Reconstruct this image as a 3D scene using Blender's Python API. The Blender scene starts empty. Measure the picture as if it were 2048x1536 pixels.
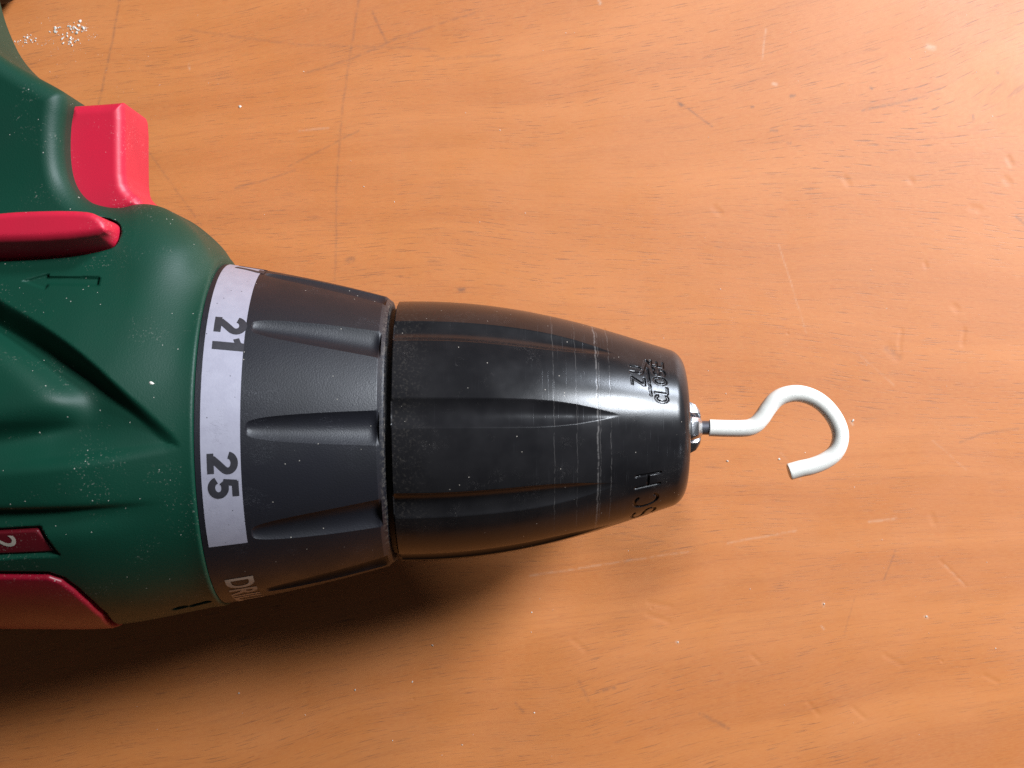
import bpy, bmesh, math, random
import numpy as np
from mathutils import Vector

random.seed(4)
rng = np.random.default_rng(7)
scene = bpy.context.scene
C = scene.collection
MM = 0.001

# ------------------------------------------------------------------ camera
CAM_H = 284.0            # mm above the table
FPX = 3000.0             # focal length in photo pixels (photo is 2048 wide)
cam_d = bpy.data.cameras.new('camera')
cam_d.sensor_width = 36.0
cam_d.lens = 36.0 * FPX / 2048.0
cam_d.clip_start = 0.005
cam_d.clip_end = 50.0
cam_d.dof.use_dof = True
cam_d.dof.focus_distance = (CAM_H - 34) * MM
cam_d.dof.aperture_fstop = 80.0
cam = bpy.data.objects.new('camera', cam_d)
cam.location = (0, 0, CAM_H * MM)
C.objects.link(cam)
scene.camera = cam

# ------------------------------------------------------------------ light
world = bpy.data.worlds.new('World')
scene.world = world
world.use_nodes = True
bg = world.node_tree.nodes['Background']
bg.inputs['Color'].default_value = (1.0, 0.92, 0.90, 1)
bg.inputs['Strength'].default_value = 0.024


def area(name, az, el, dist, sx, sy, energy, col):
    d = bpy.data.lights.new(name, 'AREA')
    d.shape = 'RECTANGLE'
    d.size, d.size_y, d.energy, d.color = sx, sy, energy, col
    o = bpy.data.objects.new(name, d)
    a, e = math.radians(az), math.radians(el)
    v = Vector((math.cos(e) * math.cos(a), math.cos(e) * math.sin(a), math.sin(e)))
    o.location = Vector((0, 0, 0.02)) + v * dist
    o.rotation_euler = v.to_track_quat('Z', 'Y').to_euler()
    C.objects.link(o)
    return o


area('window_light_upper', 36, 41, 0.80, 0.19, 0.19, 9.6, (0.87, 0.93, 1.0))
area('window_light_lower', 47, 22, 0.95, 0.15, 0.15, 7.5, (0.80, 0.88, 1.0))
area('side_window_light', -26, 27, 1.3, 0.09, 0.09, 0.40, (0.76, 0.85, 1.0))

vs = scene.view_settings
vs.view_transform = 'Standard'
vs.look = 'None'
vs.exposure = 0.0
vs.gamma = 1.0
scene.cycles.use_denoising = False
scene.cycles.max_bounces = 8

# ------------------------------------------------------------------ frames
ZA = 32.0                          # height of the drill's axis above the table
ANG = math.atan(0.0115)            # the drill lies turned a little
ROOT = (0.0, -7.66)                # where the axis passes, world mm
CA, SA = math.cos(ANG), math.sin(ANG)


def w2l(x, y):
    x, y = x - ROOT[0], y - ROOT[1]
    return CA * x + SA * y, -SA * x + CA * y


def PW(u, v, z):                   # photo pixel + height above table -> world mm
    k = (CAM_H - z) / FPX
    return (u - 1024) * k, (768 - v) * k


def P(u, v, zeta):                 # photo pixel + height above axis -> drill frame mm
    return w2l(*PW(u, v, ZA + zeta))


def surf(u, v, rfun):              # photo pixel -> (x, phi) on a surface of revolution
    phi = 0.0
    for _ in range(60):
        x, y = P(u, v, rfun(None) * math.cos(phi) if phi else rfun(None))
        r = rfun(x)
        for _ in range(4):
            x, y = P(u, v, r * math.cos(phi))
            r = rfun(x)
        s = max(-0.9999, min(0.9999, y / r))
        phi = 0.6 * phi + 0.4 * math.asin(s)
    return x, phi


# ------------------------------------------------------------------ helpers
def mesh_obj(name, verts, faces, mat, parent=None, smooth=True, sharp=None, scale=MM):
    me = bpy.data.meshes.new(name)
    v = np.asarray(verts, dtype=float) * scale
    me.from_pydata([tuple(p) for p in v], [], [tuple(int(i) for i in f) for f in faces])
    me.update()
    if smooth:
        me.polygons.foreach_set('use_smooth', [True] * len(me.polygons))
        if sharp:
            me.set_sharp_from_angle(angle=math.radians(sharp))
    me.materials.append(mat)
    o = bpy.data.objects.new(name, me)
    C.objects.link(o)
    o.parent = parent
    return o


def bm_obj(name, bm, mat, parent=None, smooth=True, sharp=35):
    me = bpy.data.meshes.new(name)
    bmesh.ops.recalc_face_normals(bm, faces=bm.faces)
    bm.to_mesh(me)
    bm.free()
    if smooth:
        me.polygons.foreach_set('use_smooth', [True] * len(me.polygons))
        me.set_sharp_from_angle(angle=math.radians(sharp))
    me.materials.append(mat)
    o = bpy.data.objects.new(name, me)
    C.objects.link(o)
    o.parent = parent
    return o


def empty(name, loc=(0, 0, 0), rz=0.0):
    o = bpy.data.objects.new(name, None)
    o.empty_display_size = 0.01
    o.location = loc
    o.rotation_euler = (0, 0, rz)
    C.objects.link(o)
    return o


def sstep(a, b, x):
    t = np.clip((x - a) / (b - a), 0, 1)
    return t * t * (3 - 2 * t)


def smin(a, b, k):
    h = np.clip(0.5 + 0.5 * (b - a) / k, 0, 1)
    return b * (1 - h) + a * h - k * h * (1 - h)


def smax(a, b, k):
    return -smin(-a, -b, k)


def poly_sdf(px, py, pts):
    px, py = np.broadcast_arrays(np.asarray(px, np.float32), np.asarray(py, np.float32))
    d = np.full(px.shape, 1e12, np.float32)
    s = np.ones(px.shape, np.float32)
    n = len(pts)
    for i in range(n):
        ax, ay = pts[i]
        bx, by = pts[i - 1]
        ex, ey = bx - ax, by - ay
        wx, wy = px - ax, py - ay
        h = np.clip((wx * ex + wy * ey) / max(ex * ex + ey * ey, 1e-9), 0, 1)
        qx, qy = wx - ex * h, wy - ey * h
        d = np.minimum(d, qx * qx + qy * qy)
        c1, c2, c3 = py >= ay, py < by, ex * wy > ey * wx
        flip = (c1 & c2 & c3) | (~c1 & ~c2 & ~c3)
        s = np.where(flip, -s, s)
    return s * np.sqrt(d)


def line_sdf(px, py, pts):
    d = np.full(np.shape(px), 1e12, np.float32)
    for (ax, ay), (bx, by) in zip(pts[:-1], pts[1:]):
        ex, ey = bx - ax, by - ay
        wx, wy = px - ax, py - ay
        h = np.clip((wx * ex + wy * ey) / max(ex * ex + ey * ey, 1e-9), 0, 1)
        d = np.minimum(d, np.hypot(wx - ex * h, wy - ey * h))
    return d


def extrude_sdf(d2, zeta, T, r):
    a, b = d2 + r, zeta - T + r
    return np.minimum(np.maximum(a, b), 0) + np.hypot(np.maximum(a, 0), np.maximum(b, 0)) - r


def smooth_poly(pts, n=2, closed=True):
    pts = [tuple(p) for p in pts]
    for _ in range(n):                       # corner cutting
        q = []
        m = len(pts)
        for i in range(m if closed else m - 1):
            a, b = pts[i], pts[(i + 1) % m]
            q += [(a[0] * .75 + b[0] * .25, a[1] * .75 + b[1] * .25), (a[0] * .25 + b[0] * .75, a[1] * .25 + b[1] * .75)]
        pts = q if closed else [pts[0]] + q + [pts[-1]]
    return pts


def sdf_mesh(name, f, lo, hi, h, mat, parent):
    """surface nets over f(x,y,z), vertices pulled onto the surface, normals from the gradient"""
    n = [int(math.ceil((hi[i] - lo[i]) / h)) + 1 for i in range(3)]
    ax = [(lo[i] + h * np.arange(n[i])).astype(np.float32) for i in range(3)]
    F = np.empty(n, np.float32)
    for s in range(0, n[0], 24):
        F[s:s + 24] = f(ax[0][s:s + 24][:, None, None], ax[1][None, :, None], ax[2][None, None, :])
    I = F < 0
    cnt = np.zeros([k - 1 for k in n], np.int8)
    for dx in (0, 1):
        for dy in (0, 1):
            for dz in (0, 1):
                cnt += I[dx:n[0] - 1 + dx, dy:n[1] - 1 + dy, dz:n[2] - 1 + dz]
    act = (cnt > 0) & (cnt < 8)
    idx = np.full(act.shape, -1, np.int64)
    cells = np.argwhere(act)
    idx[act] = np.arange(len(cells))
    acc = np.zeros((len(cells), 3))
    num = np.zeros(len(cells))
    i, j, k = cells.T
    for a in range(3):
        o1, o2 = [(1, 2), (0, 2), (0, 1)][a]
        for p in (0, 1):
            for q in (0, 1):
                c = [i.copy(), j.copy(), k.copy()]
                c[o1] = c[o1] + p
                c[o2] = c[o2] + q
                f0 = F[c[0], c[1], c[2]]
                e = [c[0].copy(), c[1].copy(), c[2].copy()]
                e[a] = e[a] + 1
                f1 = F[e[0], e[1], e[2]]
                cr = (f0 < 0) != (f1 < 0)
                t = np.where(cr, f0 / np.where(cr, f0 - f1, 1), 0)
                pos = np.stack(c, 1).astype(float)
                pos[:, a] += t
                acc[cr] += pos[cr]
                num[cr] += 1
    V = acc / num[:, None] * h + np.array(lo)

    def grad(V, e=0.12):
        g = np.empty_like(V)
        for a in range(3):
            d = np.zeros(3)
            d[a] = e
            p, m = V + d, V - d
            g[:, a] = (f(p[:, 0], p[:, 1], p[:, 2]) - f(m[:, 0], m[:, 1], m[:, 2])) / (2 * e)
        return g
    for _ in range(2):
        g = grad(V)
        val = f(V[:, 0], V[:, 1], V[:, 2])
        st = (val / np.maximum((g * g).sum(1), 0.25))[:, None] * g
        ln = np.linalg.norm(st, axis=1, keepdims=True)
        V -= st * np.minimum(1, 0.5 * h / np.maximum(ln, 1e-9))
    quads = []
    for a in range(3):
        o1, o2 = [(1, 2), (2, 0), (0, 1)][a]
        sl0 = [slice(None)] * 3
        sl1 = [slice(None)] * 3
        sl0[a] = slice(0, -1)
        sl1[a] = slice(1, None)
        A, B = I[tuple(sl0)], I[tuple(sl1)]
        e = np.argwhere(A != B)
        ok = (e[:, o1] > 0) & (e[:, o1] < n[o1] - 1) & (e[:, o2] > 0) & (e[:, o2] < n[o2] - 1)
        e = e[ok]
        ins = A[e[:, 0], e[:, 1], e[:, 2]]
        ids = []
        for p, q in ((1, 1), (0, 1), (0, 0), (1, 0)):
            c = e.copy()
            c[:, o1] -= p
            c[:, o2] -= q
            ids.append(idx[c[:, 0], c[:, 1], c[:, 2]])
        Q = np.stack(ids, 1)
        Q[~ins] = Q[~ins][:, ::-1]
        quads.append(Q)
    Q = np.concatenate(quads)
    Q = Q[(Q >= 0).all(1)]
    G = grad(V, 0.16)
    N = G / np.maximum(np.linalg.norm(G, axis=1, keepdims=True), 1e-9)
    V = V + np.array((0, 0, ZA))
    me = bpy.data.meshes.new(name)
    me.vertices.add(len(V))
    me.vertices.foreach_set('co', (V * MM).ravel())
    me.loops.add(len(Q) * 4)
    me.loops.foreach_set('vertex_index', Q.ravel().astype(np.int32))
    me.polygons.add(len(Q))
    me.polygons.foreach_set('loop_start', np.arange(len(Q), dtype=np.int32) * 4)
    me.update(calc_edges=True)
    me.validate()
    me.polygons.foreach_set('use_smooth', [True] * len(me.polygons))
    me.normals_split_custom_set_from_vertices([tuple(p) for p in N])
    me.materials.append(mat)
    o = bpy.data.objects.new(name, me)
    C.objects.link(o)
    o.parent = parent
    return o


# ------------------------------------------------------------------ materials
class NT:
    def __init__(self, name):
        self.m = bpy.data.materials.new(name)
        self.m.use_nodes = True
        self.t = self.m.node_tree
        self.b = self.t.nodes['Principled BSDF']
        tc = self.n('ShaderNodeTexCoord')
        v = self.n('ShaderNodeVectorMath', operation='SCALE')
        self.t.links.new(tc.outputs['Object'], v.inputs[0])
        v.inputs['Scale'].default_value = 1000.0
        self.mm = v.outputs[0]                     # object coordinates in mm

    def n(self, typ, **kw):
        nd = self.t.nodes.new(typ)
        for k, v in kw.items():
            setattr(nd, k, v)
        return nd

    def put(self, sock, val):
        if hasattr(val, 'is_linked') or isinstance(val, bpy.types.NodeSocket):
            self.t.links.new(val, sock)
        else:
            sock.default_value = val

    def math(self, op, a, b=0.0, c=0.0, clamp=False):
        nd = self.n('ShaderNodeMath', operation=op, use_clamp=clamp)
        for i, q in enumerate((a, b, c)):
            self.put(nd.inputs[i], q)
        return nd.outputs[0]

    def sep(self, v):
        nd = self.n('ShaderNodeSeparateXYZ')
        self.put(nd.inputs[0], v)
        return nd.outputs

    def comb(self, x, y, z=0.0):
        nd = self.n('ShaderNodeCombineXYZ')
        for i, q in enumerate((x, y, z)):
            self.put(nd.inputs[i], q)
        return nd.outputs[0]

    def mul(self, v, s):
        nd = self.n('ShaderNodeVectorMath', operation='MULTIPLY')
        self.put(nd.inputs[0], v)
        nd.inputs[1].default_value = s
        return nd.outputs[0]

    def noise(self, v, scale=1.0, detail=2.0, rough=0.5, dist=0.0):
        nd = self.n('ShaderNodeTexNoise')
        self.put(nd.inputs['Vector'], v)
        nd.inputs['Scale'].default_value = scale
        nd.inputs['Detail'].default_value = detail
        nd.inputs['Roughness'].default_value = rough
        nd.inputs['Distortion'].default_value = dist
        return nd.outputs['Fac']

    def ramp(self, x, a, b, lo=0.0, hi=1.0):
        nd = self.n('ShaderNodeMapRange', interpolation_type='SMOOTHSTEP')
        self.put(nd.inputs[0], x)
        nd.inputs[1].default_value, nd.inputs[2].default_value = a, b
        nd.inputs[3].default_value, nd.inputs[4].default_value = lo, hi
        return nd.outputs[0]

    def mix(self, f, a, b):
        nd = self.n('ShaderNodeMix', data_type='RGBA')
        self.put(nd.inputs[0], f)
        for s, q in ((nd.inputs[6], a), (nd.inputs[7], b)):
            self.put(s, (*q, 1) if isinstance(q, tuple) else q)
        return nd.outputs[2]

    def specks(self, v, size, density, cell):
        """small sparse grains: about `density` of the cells of width `cell` mm carry one"""
        nd = self.n('ShaderNodeTexVoronoi')
        self.put(nd.inputs['Vector'], v)
        nd.inputs['Scale'].default_value = 1.0 / cell
        near = self.math('LESS_THAN', nd.outputs['Distance'], size / cell)
        r = self.sep(nd.outputs['Color'])
        return self.math('MULTIPLY', near, self.math('LESS_THAN', r[0], density))

    def segment(self, v, a, b, w):
        """soft mask round the segment a-b (mm)"""
        ba = (b[0] - a[0], b[1] - a[1], 0)
        q = max(ba[0] ** 2 + ba[1] ** 2, 1e-9)
        s = self.n('ShaderNodeVectorMath', operation='SUBTRACT')
        self.put(s.inputs[0], v)
        s.inputs[1].default_value = (a[0], a[1], 0)
        d = self.n('ShaderNodeVectorMath', operation='DOT_PRODUCT')
        self.put(d.inputs[0], s.outputs[0])
        d.inputs[1].default_value = (ba[0] / q, ba[1] / q, 0)
        h = self.math('ADD', d.outputs['Value'], 0.0, clamp=True)
        k = self.n('ShaderNodeVectorMath', operation='SCALE')
        k.inputs[0].default_value = ba
        self.put(k.inputs['Scale'], h)
        e = self.n('ShaderNodeVectorMath', operation='DISTANCE')
        self.put(e.inputs[0], s.outputs[0])
        self.put(e.inputs[1], k.outputs[0])
        return self.ramp(e.outputs['Value'], 0.0, w, 1.0, 0.0)

    def bump(self, height, strength, dist_mm, prev=None):
        nd = self.n('ShaderNodeBump')
        self.put(nd.inputs['Height'], height)
        nd.inputs['Strength'].default_value = strength
        nd.inputs['Distance'].default_value = dist_mm * MM
        if prev is not None:
            self.put(nd.inputs['Normal'], prev)
        return nd.outputs[0]

    def out(self, color, rough, normal=None, metal=0.0, spec=0.5, coat=0.0):
        self.put(self.b.inputs['Base Color'], (*color, 1) if isinstance(color, tuple) else color)
        self.put(self.b.inputs['Roughness'], rough)
        self.put(self.b.inputs['Metallic'], metal)
        self.put(self.b.inputs['Specular IOR Level'], spec)
        self.put(self.b.inputs['Coat Weight'], coat)
        if normal is not None:
            self.put(self.b.inputs['Normal'], normal)
        return self.m


def plastic(name, col, rough, grain=0.35, grain_mm=0.28, depth=0.05, dust=(0.45, 0.42, 0.36), dens=0.05, spec=0.5, patchy=0.30):
    t = NT(name)
    g = t.noise(t.mm, 1 / grain_mm, 2.0, 0.6)
    nrm = t.bump(g, grain, depth)
    tone = t.noise(t.mm, 0.08, 3.0, 0.6)
    c = t.mix(t.ramp(tone, 0.3, 0.7, 0.0, 0.35), col, tuple(k * 0.72 for k in col))
    patch = t.ramp(t.noise(t.mm, 0.11, 3.0, 0.6), 0.50, 0.66)
    fine = t.ramp(t.noise(t.mm, 2.6, 2.0, 0.7), 0.60, 0.72)
    c = t.mix(t.math('MULTIPLY', t.math('MULTIPLY', patch, fine), patchy), c, dust)
    sp = t.specks(t.mm, 0.10, dens, 0.75)
    sp2 = t.specks(t.mm, 0.16, dens * 0.25, 1.9)
    c = t.mix(t.math('MULTIPLY', t.math('MAXIMUM', sp, sp2), 0.7), c, dust)
    r = t.math('ADD', rough, t.math('MULTIPLY', t.math('SUBTRACT', tone, 0.5), 0.2))
    return t.out(c, r, nrm, spec=spec)


M_green = plastic('green_plastic', (0.0022, 0.043, 0.024), 0.50, spec=0.33, grain=0.5, grain_mm=0.24, depth=0.05, dens=0.06)
M_red = plastic('red_plastic', (0.62, 0.014, 0.045), 0.46, grain=0.2, dust=(0.80, 0.42, 0.42), dens=0.03, patchy=0.55)
M_dark = plastic('black_battery_plastic', (0.006, 0.005, 0.005), 0.75, dens=0.0)


def mat_collar():
    t = NT('grey_black_rubberised_plastic')
    x = t.sep(t.mm)
    g = t.noise(t.mm, 4.2, 2.0, 0.6)
    nrm = t.bump(g, 0.55, 0.05)
    tone = t.noise(t.mm, 0.09, 3.0, 0.6)
    c = t.mix(t.ramp(tone, 0.35, 0.7), (0.012, 0.012, 0.016), (0.008, 0.008, 0.011))
    # pale dust gathered on the rim by the chuck
    rim = t.ramp(x[0], -20.6, -19.6)
    dn = t.ramp(t.noise(t.mm, 1.3, 3.0, 0.7), 0.45, 0.65)
    c = t.mix(t.math('MULTIPLY', t.math('MULTIPLY', rim, dn), 0.22), c, (0.36, 0.31, 0.25))
    # long hair scratches
    sv = t.noise(t.mul(t.mm, (0.25, 0.9, 0.9)), 1.0, 4.0, 0.8, 1.5)
    ln = t.ramp(t.math('ABSOLUTE', t.math('SUBTRACT', sv, 0.52)), 0.0, 0.004, 1.0, 0.0)
    pm = t.ramp(t.noise(t.mm, 0.13, 2.0), 0.56, 0.66)
    c = t.mix(t.math('MULTIPLY', t.math('MULTIPLY', ln, pm), 0.5), c, (0.22, 0.22, 0.24))
    sp = t.specks(t.mm, 0.09, 0.05, 0.7)
    c = t.mix(t.math('MULTIPLY', sp, 0.7), c, (0.42, 0.38, 0.32))
    return t.out(c, t.ramp(tone, 0.3, 0.7, 0.42, 0.52), nrm, spec=0.42)


def mat_sleeve():
    t = NT('worn_black_chuck_plastic')
    xyz = t.sep(t.mm)
    x = xyz[0]
    ang = t.math('ARCTAN2', xyz[1], t.math('SUBTRACT', xyz[2], ZA))
    # circumferential scratches: fine noise in x, long in angle
    sv = t.comb(t.math('MULTIPLY', x, 5.5), t.math('MULTIPLY', ang, 1.6), 0.0)
    lines = t.noise(sv, 1.0, 3.0, 0.7)
    zone = t.math('MULTIPLY', t.ramp(x, -4.0, 12.0, 0.15, 1.0), t.ramp(t.noise(t.mm, 0.16, 2.0), 0.36, 0.62))
    sc = t.math('MULTIPLY', t.ramp(lines, 0.60, 0.70), zone)
    # two worn rings
    wob = t.math('MULTIPLY', t.math('SUBTRACT', t.noise(t.comb(0.0, t.math('MULTIPLY', ang, 5.0), 0.0), 1.0, 3.0, 0.7), 0.5), 0.8)
    rings = None
    for x0, w, k in ((13.5, 0.22, 0.6), (13.9, 0.12, 0.3), (6.6, 0.10, 0.25), (15.6, 0.10, 0.35), (10.2, 0.09, 0.25)):
        d = t.math('ABSOLUTE', t.math('SUBTRACT', t.math('ADD', x, wob), x0))
        br = t.ramp(t.noise(t.comb(x0, t.math('MULTIPLY', ang, 9.0), 0.0), 1.0, 3.0, 0.7), 0.36, 0.56)
        m = t.math('MULTIPLY', t.math('MULTIPLY', t.ramp(d, 0.0, w, 1.0, 0.0), br), k)
        rings = m if rings is None else t.math('MAXIMUM', rings, m)
    # slanting hair scratches
    hv = t.noise(t.mul(t.mm, (0.5, 0.35, 0.5)), 1.0, 4.0, 0.75, 2.0)
    hl = t.ramp(t.math('ABSOLUTE', t.math('SUBTRACT', hv, 0.5)), 0.0, 0.004, 1.0, 0.0)
    hm = t.math('MULTIPLY', t.math('MULTIPLY', hl, t.ramp(t.noise(t.mm, 0.2, 2.0), 0.55, 0.68)), 0.30)
    tone = t.noise(t.mm, 0.12, 3.0, 0.6)
    c = t.mix(t.ramp(tone, 0.3, 0.7), (0.0105, 0.0100, 0.0110), (0.017, 0.016, 0.017))
    c = t.mix(t.math('MULTIPLY', sc, 0.10), c, (0.30, 0.30, 0.32))
    c = t.mix(t.math('MAXIMUM', t.math('MULTIPLY', rings, 0.55), hm), c, (0.34, 0.31, 0.29))
    dz = t.math('MULTIPLY', t.ramp(x, -18.7, -11.0, 1.0, 0.0), t.ramp(t.noise(t.mm, 2.2, 3.0, 0.7), 0.50, 0.70))
    c = t.mix(t.math('MULTIPLY', dz, 0.08), c, (0.36, 0.31, 0.25))
    sp = t.math('MAXIMUM', t.specks(t.mm, 0.09, 0.055, 0.75), t.specks(t.mm, 0.14, 0.012, 1.7))
    c = t.mix(t.math('MULTIPLY', sp, 0.7), c, (0.45, 0.40, 0.34))
    g = t.noise(t.mm, 3.2, 2.0, 0.6)
    hgt = t.math('SUBTRACT', t.math('MULTIPLY', g, 0.25), t.math('ADD', t.math('MULTIPLY', sc, 0.35), rings))
    nrm = t.bump(hgt, 0.22, 0.05)
    rg = t.math('ADD', t.ramp(tone, 0.3, 0.7, 0.20, 0.27), t.math('MULTIPLY', sc, 0.12))
    return t.out(c, rg, nrm, spec=0.33)


def mat_label():
    t = NT('silver_label_film')
    g = t.noise(t.mm, 3.0, 2.0, 0.6)
    tone = t.noise(t.mm, 0.5, 3.0, 0.6)
    c = t.mix(t.ramp(tone, 0.35, 0.7), (0.39, 0.375, 0.44), (0.36, 0.345, 0.41))
    sv = t.noise(t.mul(t.mm, (0.35, 1.0, 1.0)), 1.0, 4.0, 0.75, 1.2)
    ln = t.ramp(t.math('ABSOLUTE', t.math('SUBTRACT', sv, 0.5)), 0.0, 0.006, 1.0, 0.0)
    pm = t.ramp(t.noise(t.mm, 0.22, 2.0), 0.50, 0.62)
    sp = t.specks(t.mm, 0.11, 0.06, 0.8)
    c = t.mix(t.math('MULTIPLY', t.math('MAXIMUM', t.math('MULTIPLY', ln, pm), sp), 0.75), c, (0.04, 0.035, 0.04))
    return t.out(c, 0.42, t.bump(g, 0.3, 0.03), metal=0.15)


def mat_simple(name, col, rough, metal=0.0, grain=0.15, gmm=0.3, var=0.8):
    t = NT(name)
    g = t.noise(t.mm, 1 / gmm, 3.0, 0.6)
    c = t.mix(t.ramp(t.noise(t.mm, 0.7, 3.0, 0.6), 0.3, 0.7), col, tuple(k * var for k in col))
    return t.out(c, rough, t.bump(g, grain, 0.05), metal=metal)


M_collar = mat_collar()
M_sleeve = mat_sleeve()
M_label = mat_label()
M_ink = mat_simple('black_print', (0.030, 0.028, 0.034), 0.5)
M_pale = mat_simple('pale_print', (0.50, 0.44, 0.36), 0.5)
M_steel = mat_simple('bright_steel', (0.62, 0.62, 0.64), 0.28, metal=1.0, grain=0.3)
M_wire = mat_simple('grey_wire_steel', (0.16, 0.16, 0.18), 0.42, metal=0.7)
M_white = mat_simple('white_vinyl_coating', (0.92, 0.89, 0.81), 0.36, grain=0.04, var=0.96)
M_core = mat_simple('dark_gap', (0.006, 0.006, 0.006), 0.6)
M_crumb = mat_simple('plaster_crumb', (0.80, 0.75, 0.66), 0.9)
M_grey = mat_simple('grey_mark', (0.20, 0.13, 0.13), 0.6)


def mat_wood():
    t = NT('varnished_beech_veneer')
    X = t.sep(t.mm)
    x, y = X[0], X[1]
    warp = t.math('MULTIPLY', t.math('SUBTRACT', t.noise(t.mul(t.mm, (0.011, 0.016, 0.01)), 1.0, 2.0, 0.5), 0.5), 16.0)
    far = t.ramp(t.math('ABSOLUTE', t.math('SUBTRACT', y, 8.0)), 12.0, 66.0, -0.05, 0.22)
    yy = t.math('ADD', t.math('SUBTRACT', y, t.math('MULTIPLY', x, far)), warp)
    # broad figure
    figv = t.comb(t.math('MULTIPLY', x, 0.010), t.math('MULTIPLY', yy, 0.075))
    fig = t.noise(figv, 1.0, 4.0, 0.55, 0.35)
    c = t.mix(t.ramp(fig, 0.32, 0.68), (0.575, 0.170, 0.036), (0.675, 0.222, 0.055))
    mot = t.noise(t.comb(t.math('MULTIPLY', x, 0.05), t.math('MULTIPLY', yy, 0.20)), 1.0, 3.0, 0.6)
    c = t.mix(t.ramp(mot, 0.40, 0.75, 0.0, 0.20), c, (0.480, 0.150, 0.032))
    # long faint streaks
    st = t.noise(t.comb(t.math('MULTIPLY', x, 0.025), t.math('MULTIPLY', yy, 0.9), 3.0), 1.0, 3.0, 0.6)
    c = t.mix(t.ramp(st, 0.48, 0.72, 0.0, 0.24), c, (0.42, 0.120, 0.036))
    # short dark pores of beech
    p1 = t.noise(t.comb(t.math('MULTIPLY', x, 0.17), t.math('MULTIPLY', yy, 4.8), 7.0), 1.0, 2.0, 0.6)
    zone = t.ramp(t.noise(t.comb(t.math('MULTIPLY', x, 0.03), t.math('MULTIPLY', yy, 0.06), 5.0), 1.0, 2.0), 0.34, 0.60, 0.35, 1.0)
    pore = t.math('MULTIPLY', t.ramp(p1, 0.585, 0.675), zone)
    c = t.mix(t.math('MULTIPLY', pore, 0.62), c, (0.170, 0.060, 0.032))
    # fine fibre mottling
    ff = t.noise(t.comb(t.math('MULTIPLY', x, 0.8), t.math('MULTIPLY', yy, 5.0), 2.0), 1.0, 3.0, 0.75)
    c = t.mix(t.ramp(ff, 0.32, 0.70, 0.0, 0.30), c, (0.71, 0.30, 0.085))
    brk = t.ramp(t.noise(t.mm, 0.8, 3.0, 0.7), 0.36, 0.58, 0.2, 1.0)
    dm = t.n('ShaderNodeAttribute', attribute_name='dark_mark').outputs['Fac']
    c = t.mix(t.math('MULTIPLY', dm, brk), c, (0.13, 0.075, 0.055))
    lm = t.n('ShaderNodeAttribute', attribute_name='pale_mark').outputs['Fac']
    c = t.mix(t.math('MULTIPLY', lm, brk), c, (0.80, 0.62, 0.46))
    pit = t.n('ShaderNodeTexVoronoi')
    t.put(pit.inputs['Vector'], t.mul(t.mm, (1, 1, 0)))
    pit.inputs['Scale'].default_value = 0.11
    pr = t.sep(pit.outputs['Color'])
    pits = t.math('MULTIPLY', t.ramp(pit.outputs['Distance'], 0.0, 0.055, 1.0, 0.0), t.math('GREATER_THAN', pr[0], 0.72))
    hgt = t.math('MULTIPLY', pits, -0.5)
    hgt = t.math('SUBTRACT', hgt, t.math('MULTIPLY', pore, 0.10))
    hgt = t.math('ADD', hgt, t.math('MULTIPLY', t.noise(t.mm, 0.35, 3.0, 0.6), 0.22))
    nrm = t.bump(hgt, 0.5, 0.12)
    smud = t.noise(t.mm, 0.05, 3.0, 0.65)
    return t.out(c, t.ramp(smud, 0.3, 0.7, 0.46, 0.56), nrm, spec=0.95, coat=0.0)


# ------------------------------------------------------------------ tabletop
M_wood = mat_wood()
# scratches and dents, (u0, v0, u1, v1, width mm, strength) read off the photo
dark = [(237, 0, 222, 95, .34, .5), (222, 95, 200, 210, .34, .5), (715, 0, 690, 190, .36, .45), (690, 190, 672, 380, .34, .4), (672, 380, 668, 560, .30, .35),
        (742, 25, 772, 85, .35, .5), (262, 250, 330, 350, .30, .35), (330, 350, 400, 450, .30, .35), (1362, 207, 1428, 256, .22, .7), (1360, 205, 1366, 212, .5, .9),
        (1728, 219, 1836, 196, .30, .8), (1836, 196, 1880, 186, .22, .4), (2030, 435, 2048, 450, .3, .7), (1960, 870, 2048, 857, .35, .4), (1920, 885, 1960, 870, .35, .4),
        (1790, 1100, 1768, 1160, .22, .5), (690, 523, 703, 520, .75, .9), (916, 581, 926, 580, .6, .8), (1584, 192, 1590, 191, .5, .9), (1743, 173, 1746, 175, .35, .9),
        (1544, 262, 1556, 262, .35, .7), (1578, 287, 1583, 287, .35, .9), (1505, 215, 1509, 215, .35, .8), (1995, 145, 1998, 148, .4, .8), (1948, 232, 1950, 240, .35, .7),
        (1194, 1382, 1230, 1374, .55, .6), (1158, 1360, 1176, 1400, .5, .35), (1400, 1430, 1455, 1458, .6, .5), (1030, 1405, 1046, 1422, .4, .4), (1775, 696, 1800, 712, .9, .35),
        (1320, 1105, 1460, 1082, .25, .25), (1240, 1065, 1330, 1085, .25, .35), (1240, 1130, 1262, 1117, .3, .3), (1712, 1190, 1690, 1270, .16, .3), (580, 330, 720, 262, .3, .4), (590, 340, 470, 375, .3, .4),
        (700, 120, 790, 80, .35, .45), (610, 145, 700, 120, .35, .4), (790, 80, 960, 22, .35, .4), (870, 120, 1000, 110, .3, .35), (380, 60, 600, 88, .35, .35), (600, 88, 860, 100, .3, .3)]
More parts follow.
